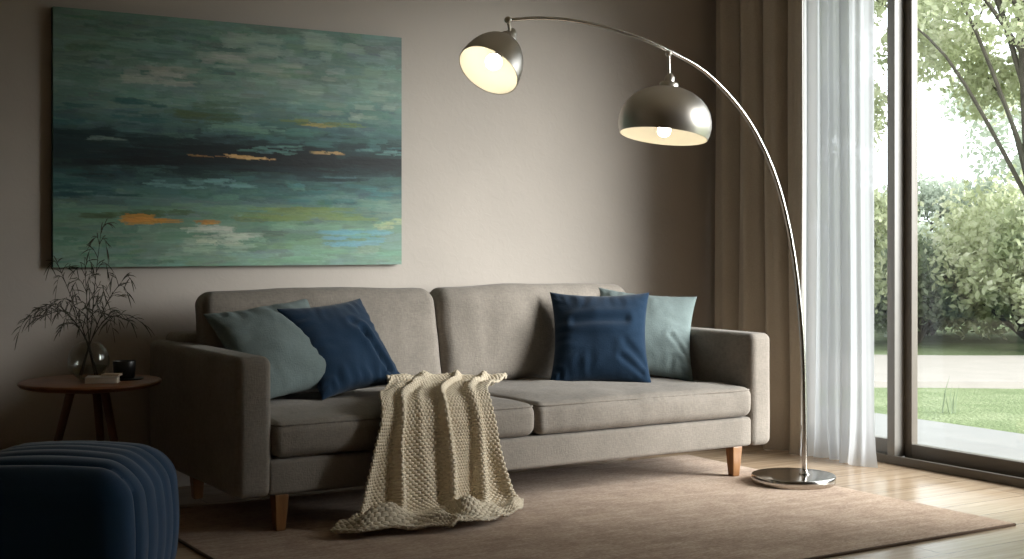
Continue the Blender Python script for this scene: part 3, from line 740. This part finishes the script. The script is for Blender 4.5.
# twigs standing in the vase: tip target (dx along the wall, dz up) from the vase mouth, with drooping side shoots
def twig(label, base, mid, tip, seedv, nside=8, arch=0.05):
    g = random.Random(seedv); r = root('twig', label, 'twig', (VX, VY, TZ), 0, 'bare twigs in the glass vase')
    P = spline([base, mid, ((mid[0] + tip[0]) / 2, (mid[1] + tip[1]) / 2, (mid[2] + tip[2]) / 2 + arch), tip], 8)
    n = len(P); parts = [tube(P, [0.0030 * (1 - 0.75 * i / (n - 1)) for i in range(n)], 6)]
    leaves = []
    def leaf(p, d, L):
        d = d.normalized(); sd2 = d.cross(Vector((g.uniform(-1, 1), g.uniform(-1, 1), g.uniform(-.3, .3)))).normalized(); w = L * 0.042
        q = [p, p + d * L * 0.35 + Vector((0, 0, -0.02 * L)), p + d * L * 0.7 + Vector((0, 0, -0.14 * L)), p + d * L + Vector((0, 0, -0.36 * L))]
        V = [q[0] - sd2 * w * .3, q[0] + sd2 * w * .3, q[1] + sd2 * w, q[1] - sd2 * w, q[2] + sd2 * w * .8, q[2] - sd2 * w * .8, q[3]]
        nn = d.cross(sd2) * 0.0008
        V2 = [v + nn for v in V] + [v - nn for v in V]; T = [(0, 1, 2, 3), (3, 2, 4, 5), (5, 4, 6)]
        F = T + [tuple(i + 7 for i in t[::-1]) for t in T] + [(0, 3, 10, 7), (3, 5, 12, 10), (5, 6, 13, 12), (6, 4, 11, 13), (4, 2, 9, 11), (2, 1, 8, 9), (1, 0, 7, 8)]
        leaves.append((V2, F))
    for k in range(nside):
        i = int(n * (0.42 + 0.56 * (k + g.random() * 0.6) / nside)); i = min(i, n - 2); a = P[i]; T = (P[i + 1] - P[i]).normalized()
        sgn = 1 if k % 2 else -1
        out = Vector((sgn * g.uniform(0.5, 1.0), g.uniform(-0.7, 0.7), g.uniform(0.2, 0.6))) + T * 0.7; out.normalize()
        Ls = g.uniform(0.05, 0.10) * (1.15 - 0.5 * i / n)
        b1 = a + out * Ls * 0.5 + Vector((0, 0, 0.008)); b2 = a + out * Ls * 0.95 + Vector((0, 0, -0.012)); b3 = a + out * Ls * 1.2 + Vector((0, 0, -0.045 * g.random() - 0.015))
        Q = spline([a, b1, b2, b3], 4); parts.append(tube(Q, [0.0015 * (1 - 0.7 * j / (len(Q) - 1)) for j in range(len(Q))], 5))
        for j in range(3, len(Q), 2):
            dd = (Q[j] - Q[j - 1]).normalized() + Vector((g.uniform(-.8, .8), g.uniform(-.6, .6), g.uniform(-.2, .6))); leaf(Q[j], dd, g.uniform(0.025, 0.05))
        leaf(Q[-1], Q[-1] - Q[-3], g.uniform(0.03, 0.05))
    for j in range(n // 2, n, 3):
        dd = (P[j] - P[j - 1]).normalized() + Vector((g.uniform(-1, 1), g.uniform(-.6, .6), g.uniform(0, .6))); leaf(P[j], dd, g.uniform(0.03, 0.055))
    leaf(P[-1], P[-1] - P[-3], 0.05)
    mesh('stem', *join(*parts), M['twig'], r); mesh('leaves', *join(*leaves), M['leafdry'], r, False)
twig('twig arching furthest left from the glass vase with a drooping tip', (0.035, 0.0, 0.02), (-0.01, 0, 0.165), (-0.215, -0.05, 0.25), 1, 9, 0.075)
twig('twig reaching up and left across the lower corner of the painting', (0.03, 0.02, 0.02), (-0.008, 0.01, 0.165), (-0.115, 0.03, 0.47), 2, 7, 0.01)
twig('tallest twig standing almost straight up in the glass vase', (-0.03, 0.01, 0.02), (0.004, 0.0, 0.165), (0.055, 0.02, 0.60), 3, 10, 0.02)
twig('second tall twig just left of the upright one in the vase', (0.02, -0.02, 0.02), (0.0, -0.005, 0.165), (-0.02, -0.02, 0.46), 4, 8, 0.0)
twig('twig leaning up and right from the vase towards the painting', (-0.03, -0.01, 0.02), (0.012, -0.005, 0.165), (0.13, -0.03, 0.40), 5, 8, 0.03)
twig('twig bending lowest to the right of the vase over the dark cup', (-0.035, 0.0, 0.02), (0.014, 0.0, 0.165), (0.15, 0.0, 0.235), 6, 8, 0.05)
twig('low twig drooping left just above the vase rim', (0.03, -0.02, 0.02), (-0.014, -0.01, 0.165), (-0.16, 0.04, 0.26), 7, 8, 0.06)

def book(name, label, x, y, z, w, d, h, rz, cover, grp=None):
    r = root(name, label, 'book', (x, y, z), rz, grp)
    for z0 in (0, h - 0.002):
        V, F = rbox(-w / 2, w / 2, -d / 2, d / 2, z0, z0 + 0.002, 0.0008, 1, 1); mesh('cover', V, F, cover, r)
    V, F = rbox(-w / 2, -w / 2 + 0.002, -d / 2, d / 2, 0, h, 0.0008, 1, 1); mesh('spine', V, F, cover, r)
    V, F = rbox(-w / 2 + 0.002, w / 2 - 0.003, -d / 2 + 0.003, d / 2 - 0.003, 0.002, h - 0.002, 0.0008, 1, 1); mesh('pages', V, F, M['pages'], r)
book('book', 'small pale hardback book lying on the side table in front of the vase', 1.415, 5.335, TZ, 0.125, 0.085, 0.024, math.radians(-22), M['paper'])
book('notebook', 'thin beige notebook lying on top of the pale book', 1.452, 5.340, TZ + 0.024, 0.07, 0.062, 0.008, math.radians(-30), M['kraft'])
cup = root('cup', 'black straight sided cup standing on a dark coaster on the side table', 'cup', (1.522, 5.415, TZ + 0.006))
V, F = lathe([(0.038, 0.0), (0.0405, 0.003), (0.046, 0.066), (0.045, 0.068), (0.043, 0.066), (0.038, 0.006), (0.002, 0.005)], 40, False); mesh('cup_body', V, F, M['black'], cup)
V, F = lathe([(0.001, 0.044), (0.0405, 0.0445), (0.001, 0.045)], 32, False, False); mesh('drink', V, F, plain('dark_coffee', lin(30, 20, 14), 0.2), cup)
V, F = lathe([(0.068, 0.0), (0.07, 0.002), (0.07, 0.004), (0.067, 0.006)], 40); co = mesh('coaster', V, F, M['black'], None, True, (1.530, 5.418, TZ)); tag(co, 'dark round coaster under the black cup', 'coaster')

# ------------------------------------------------------------------ navy pouf
pouf = root('pouf', 'navy velvet pouf with stitched channels standing in front of the side table', 'pouf', (1.012, 4.26, 0), math.radians(-34))
def pouf_def(V, h):
    nch = 7
    for i in range(len(V)):
        v = V[i].copy(); u, w, t = v / h
        b = 0.035; V[i, 0] += b * np.sign(u) * (abs(u) ** 2) * (1 - t * t) * (1 - 0.5 * w * w); V[i, 1] += b * w * abs(w) * (1 - t * t) * (1 - 0.5 * u * u)
        if t > 0: V[i, 2] += 0.03 * (1 - u * u) * (1 - w * w)
        ch = 1 - abs(math.sin(nch * PI / 2 * (w + 1) + (PI / 2 if nch % 2 == 0 else 0))) ** 0.45       # grooves at equal steps across
        groove = 0.016 * ch
        if abs(w) < 0.97:
            n3 = np.array([u ** 7, 0, max(t, -0.3) ** 7 if t > 0 else 0]); ln = np.linalg.norm(n3)
            if ln > 1e-4: V[i] -= n3 / ln * groove * min(1, ln * 2)
    return V
V, F = rbox(-0.28, 0.28, -0.28, 0.28, 0.0, 0.445, 0.10, 8, step=0.0095, deform=pouf_def)
mesh('cushion_body', V, F, M['velvet'], pouf)

# ------------------------------------------------------------------ arc floor lamp
BXL, BYL = 4.30, 4.51
lamp = root('floor_lamp', 'tall chrome arc floor lamp with two domed shades over the sofa', 'floor lamp', (BXL, BYL, 0.012))
LO = (BXL, BYL, 0.012)
V, F = lathe([(0.186, 0.0), (0.188, 0.003), (0.189, 0.032), (0.186, 0.037), (0.182, 0.038), (0.06, 0.039)], 80); mesh('base', V, F, M['chrome'], lamp)
PY = 4.485
def arc(px, py):      # a point of the arc, which stands in the plane y = PY
    k = (px - 512) / 1343; Z = PY / (CD.y + k * CR.y); return Vector(((CD.x + k * CR.x) * Z, PY, 1.1 - (py - 243) / 1343 * Z))
path = [(804.5, 476), (804.5, 440), (804, 400), (803, 355), (800, 310), (795, 265), (787.5, 222), (777, 182), (763, 147), (746, 117), (725, 91), (701, 69), (672, 52.5), (640, 38), (605, 27), (570, 20.3), (538, 18.2), (510, 20)]
P = spline([arc(*p) for p in path], 6); n = len(P)
mesh('arc_pole', *(lambda vf: (off(vf[0], LO), vf[1]))(tube(P, [0.0125 - 0.0055 * (i / (n - 1)) for i in range(n)], 14)), M['chrome'], lamp)
V, F = lathe([(0.024, 0.037), (0.024, 0.043), (0.018, 0.046), (0.0135, 0.058)], 32); c_ = mesh('collar', [(v[0] + P[0].x - BXL, v[1] + PY - BYL, v[2]) for v in V], F, M['chrome'], lamp)

def ball(c, r): 
    V, F = lathe([(r * math.cos(a), r * math.sin(a)) for a in np.linspace(-PI / 2 + .05, PI / 2 - .05, 14)], 20); return [(v[0] + c[0], v[1] + c[1], v[2] + c[2]) for v in V], F

def head(joint, mouth, axis, a, prof_out, stem_r, bulb_z, bulb_r, bm='bulb'):
    """joint on the pole, centre of the shade's mouth, axis out of the mouth, mouth radius; prof_out = (r, height) over the mouth in units of a"""
    axis = Vector(axis).normalized(); up = -axis
    q = up.to_track_quat('Z', 'Y').to_matrix().to_4x4(); Mx = Matrix.Translation(Vector(mouth) - Vector(LO)) @ q
    T = lambda vf: ([Mx @ Vector(v) for v in vf[0]], vf[1])
    po = [(r * a, h * a) for r, h in prof_out]; pi = [(max(0.002, r - 0.003), h - 0.0025 if k else h) for k, (r, h) in enumerate(po)][::-1]
    seg = 64; V, F = lathe(po + pi, seg, False, False)
    F += [((2 * len(po) - 1) * seg + k, (2 * len(po) - 1) * seg + (k + 1) % seg, (k + 1) % seg, k) for k in range(seg)]
    no = (len(po) - 1) * seg; fm = [0 if i < no else 1 for i in range(len(F))]
    sh = mesh('lamp_shade', T((V, F))[0], F, None, lamp, True, None, [M['nickel'], M['lining']], fm)
    top = po[-1][1]
    cr_ = 0.032 + 0.05 * (a - 0.1255) * 2
    cap = lathe([(cr_, top - 0.010), (cr_ + 0.002, top - 0.006), (cr_ + 0.002, top + 0.016), (cr_ - 0.002, top + 0.020), (0.021, top + 0.021), (0.021, top + 0.044), (0.016, top + 0.051), (0.010, top + 0.060)], 32)
    mesh('shade_cap', *T(cap), M['nickel'], sh)
    sk = lathe([(0.014, top - 0.001), (0.016, top - 0.03), (0.016, bulb_z + bulb_r * 0.9)][::-1], 20); mesh('bulb_socket', *T(sk), M['black'], sh)
    bl = ball((0, 0, bulb_z), bulb_r); mesh('bulb', *T(bl), M[bm], sh)
    topw = Mx @ Vector((0, 0, top + 0.03)); j = Vector(joint) - Vector(LO)
    mesh('stem', *tube([topw, (topw + j) / 2, j], stem_r, 12), M['nickel'], lamp)
    V, F = ball(j, 0.0145); mesh('joint', V, F, M['nickel'], lamp)
dome_tall = [(math.cos(t) if t else 1, 1.42 * math.sin(t)) for t in np.linspace(0, PI / 2 - 0.06, 22)]
k1 = arc(508, 20)
Z1 = (k1 - Vector((0, 0, 1.1))).dot(CD)
m1 = at(488.3, 70.4, Z1 - 0.07)
head(k1, m1, cv(-.415, -.53, -.74), 0.1255, dome_tall, 0.0065, 0.05, 0.033)
dome_wide = [(0.985, 0), (1.025, 0.12), (1.045, 0.26), (1.035, 0.42), (0.99, 0.58), (0.90, 0.74), (0.77, 0.88), (0.60, 0.995), (0.42, 1.07), (0.24, 1.11), (0.10, 1.125)]
k2 = arc(668.5, 53.5)
Z2 = (k2 - Vector((0, 0, 1.1))).dot(CD)
m2 = at(663.5, 136.5, Z2 - 0.03)
head(k2, m2, cv(-.116, -.105, -.985), 0.188, dome_wide, 0.0065, 0.026, 0.028, 'bulb_b')

# ------------------------------------------------------------------ curtains on the window wall
def curtain(name, label, y0, y1, xoff, top, nfold, amp, mat, seedv, sheer=False, flare=0.0):
    ns, nz_ = 360, 60
    s = np.linspace(0, 1, ns); V, F = [], []
    for j in range(nz_):
        z = 0.0015 + (top - 0.0015) * (j / (nz_ - 1)) ** 1.4
        lo = math.exp(-z / 0.12)
        for q in s:
            y = y0 + (y1 - y0) * q
            w = 0.018 * math.sin(z * 1.7 + q * 5) * (1 - z / top)
            ph = nfold * (q + w)
            if sheer:
                den = np.interp(q, [0, 0.62, 0.74, 1], [1, 0.9, 0.25, 0.12]); a = amp * den
                d = a * (math.sin(2 * PI * ph) + 0.45 * math.sin(2 * PI * ph * 1.73 + 1.2 + 0.4 * z))
                d -= lo * flare * (0.4 + 0.6 * math.sin(q * 9 + 1)); y -= lo * flare * 0.6 * q
            else:
                d = -amp * (2 * abs(math.sin(PI * ph)) ** 0.5 - 1) + 0.006 * math.sin(2 * PI * ph * 2.3 + z)
                d -= lo * flare * abs(math.sin(PI * ph))
            V.append((XW - xoff + d, y, z))
    for j in range(nz_ - 1):
        for i in range(ns - 1): a = j * ns + i; F.append((a, a + 1, a + ns + 1, a + ns))
    o = mesh(name, off(V, (XW - xoff, (y0 + y1) / 2, 0)), F, mat, None, True, (XW - xoff, (y0 + y1) / 2, 0))
    if not sheer: so = o.modifiers.new('thickness', 'SOLIDIFY'); so.thickness = 0.004
    return tag(o, label, 'curtain')
curtain('curtain', 'heavy taupe curtain hanging in deep folds in the room corner', 5.85, 5.125, 0.14, CH - 0.02, 3.75, 0.062, M['curtain'], 1, flare=0.012)
curtain('sheer_curtain', 'white sheer curtain hanging beside the taupe one in front of the glass', 5.16, 4.665, 0.15, CH - 0.02, 6.3, 0.021, M['sheer'], 2, True, 0.05)
V, F = rbox(XW - 0.21, XW - 0.08, 3.0, YB, CH - 0.022, CH, 0.003, 1, 1); struct(mesh('trim_2', V, F, M['frame']))

# ------------------------------------------------------------------ garden planting (d ahead, s to the right)
tree('leafy pale green tree with a slim leaning grey trunk seen through the sliding glass panel', 15.0, 5.9, 9, (4.0, 1.9, 2.0, 60, 0.42), 26000, 0.085, M['leaf'], 11, (-0.55, -0.1), 0.135, gap=True)
tree('tall pale tree at the right end of the garden', 18.5, 10.0, 9, (4.2, 2.4, 3.0, 50, 0.7), 16000, 0.12, M['leaf'], 12, (0.2, 0), 0.2)
tree('slim pale green tree behind the left window pane', 15.5, 3.55, 7, (2.1, 0.75, 2.0, 44, 0.32), 16000, 0.085, M['leaf'], 13, (0, 0), 0.07)
tree('tall tree hidden behind the curtains to the left', 19, 0.8, 9, (4.2, 2.2, 2.8, 40, 0.75), 9000, 0.14, M['leaf'], 14, (0, 0), 0.2)
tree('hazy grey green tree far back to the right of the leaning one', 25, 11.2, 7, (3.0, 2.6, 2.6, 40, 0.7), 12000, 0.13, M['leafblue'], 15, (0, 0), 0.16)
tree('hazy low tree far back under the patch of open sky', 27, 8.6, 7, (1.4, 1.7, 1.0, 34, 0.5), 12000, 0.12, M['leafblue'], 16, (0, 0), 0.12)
for k, (d, s, w, h, m, lb, n) in enumerate([(16.6, 5.0, 1.0, 1.15, 'leafdark', 'low dark green bush at the lawn edge straight outside the glass', 9000), (17.2, 7.6, 1.3, 1.7, 'leafdark', 'round dark bush right of the leaning tree', 8000),
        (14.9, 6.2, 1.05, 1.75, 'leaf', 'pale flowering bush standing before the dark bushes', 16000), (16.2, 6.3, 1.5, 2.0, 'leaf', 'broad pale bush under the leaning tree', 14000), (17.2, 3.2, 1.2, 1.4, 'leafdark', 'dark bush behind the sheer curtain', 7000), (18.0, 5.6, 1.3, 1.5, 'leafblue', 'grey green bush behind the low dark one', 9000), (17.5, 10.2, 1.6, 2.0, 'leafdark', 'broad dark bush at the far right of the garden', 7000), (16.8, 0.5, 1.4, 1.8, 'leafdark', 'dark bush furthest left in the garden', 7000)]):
    bush(lb, d, s, w, h, n, 0.085, M[m], 60 + k)
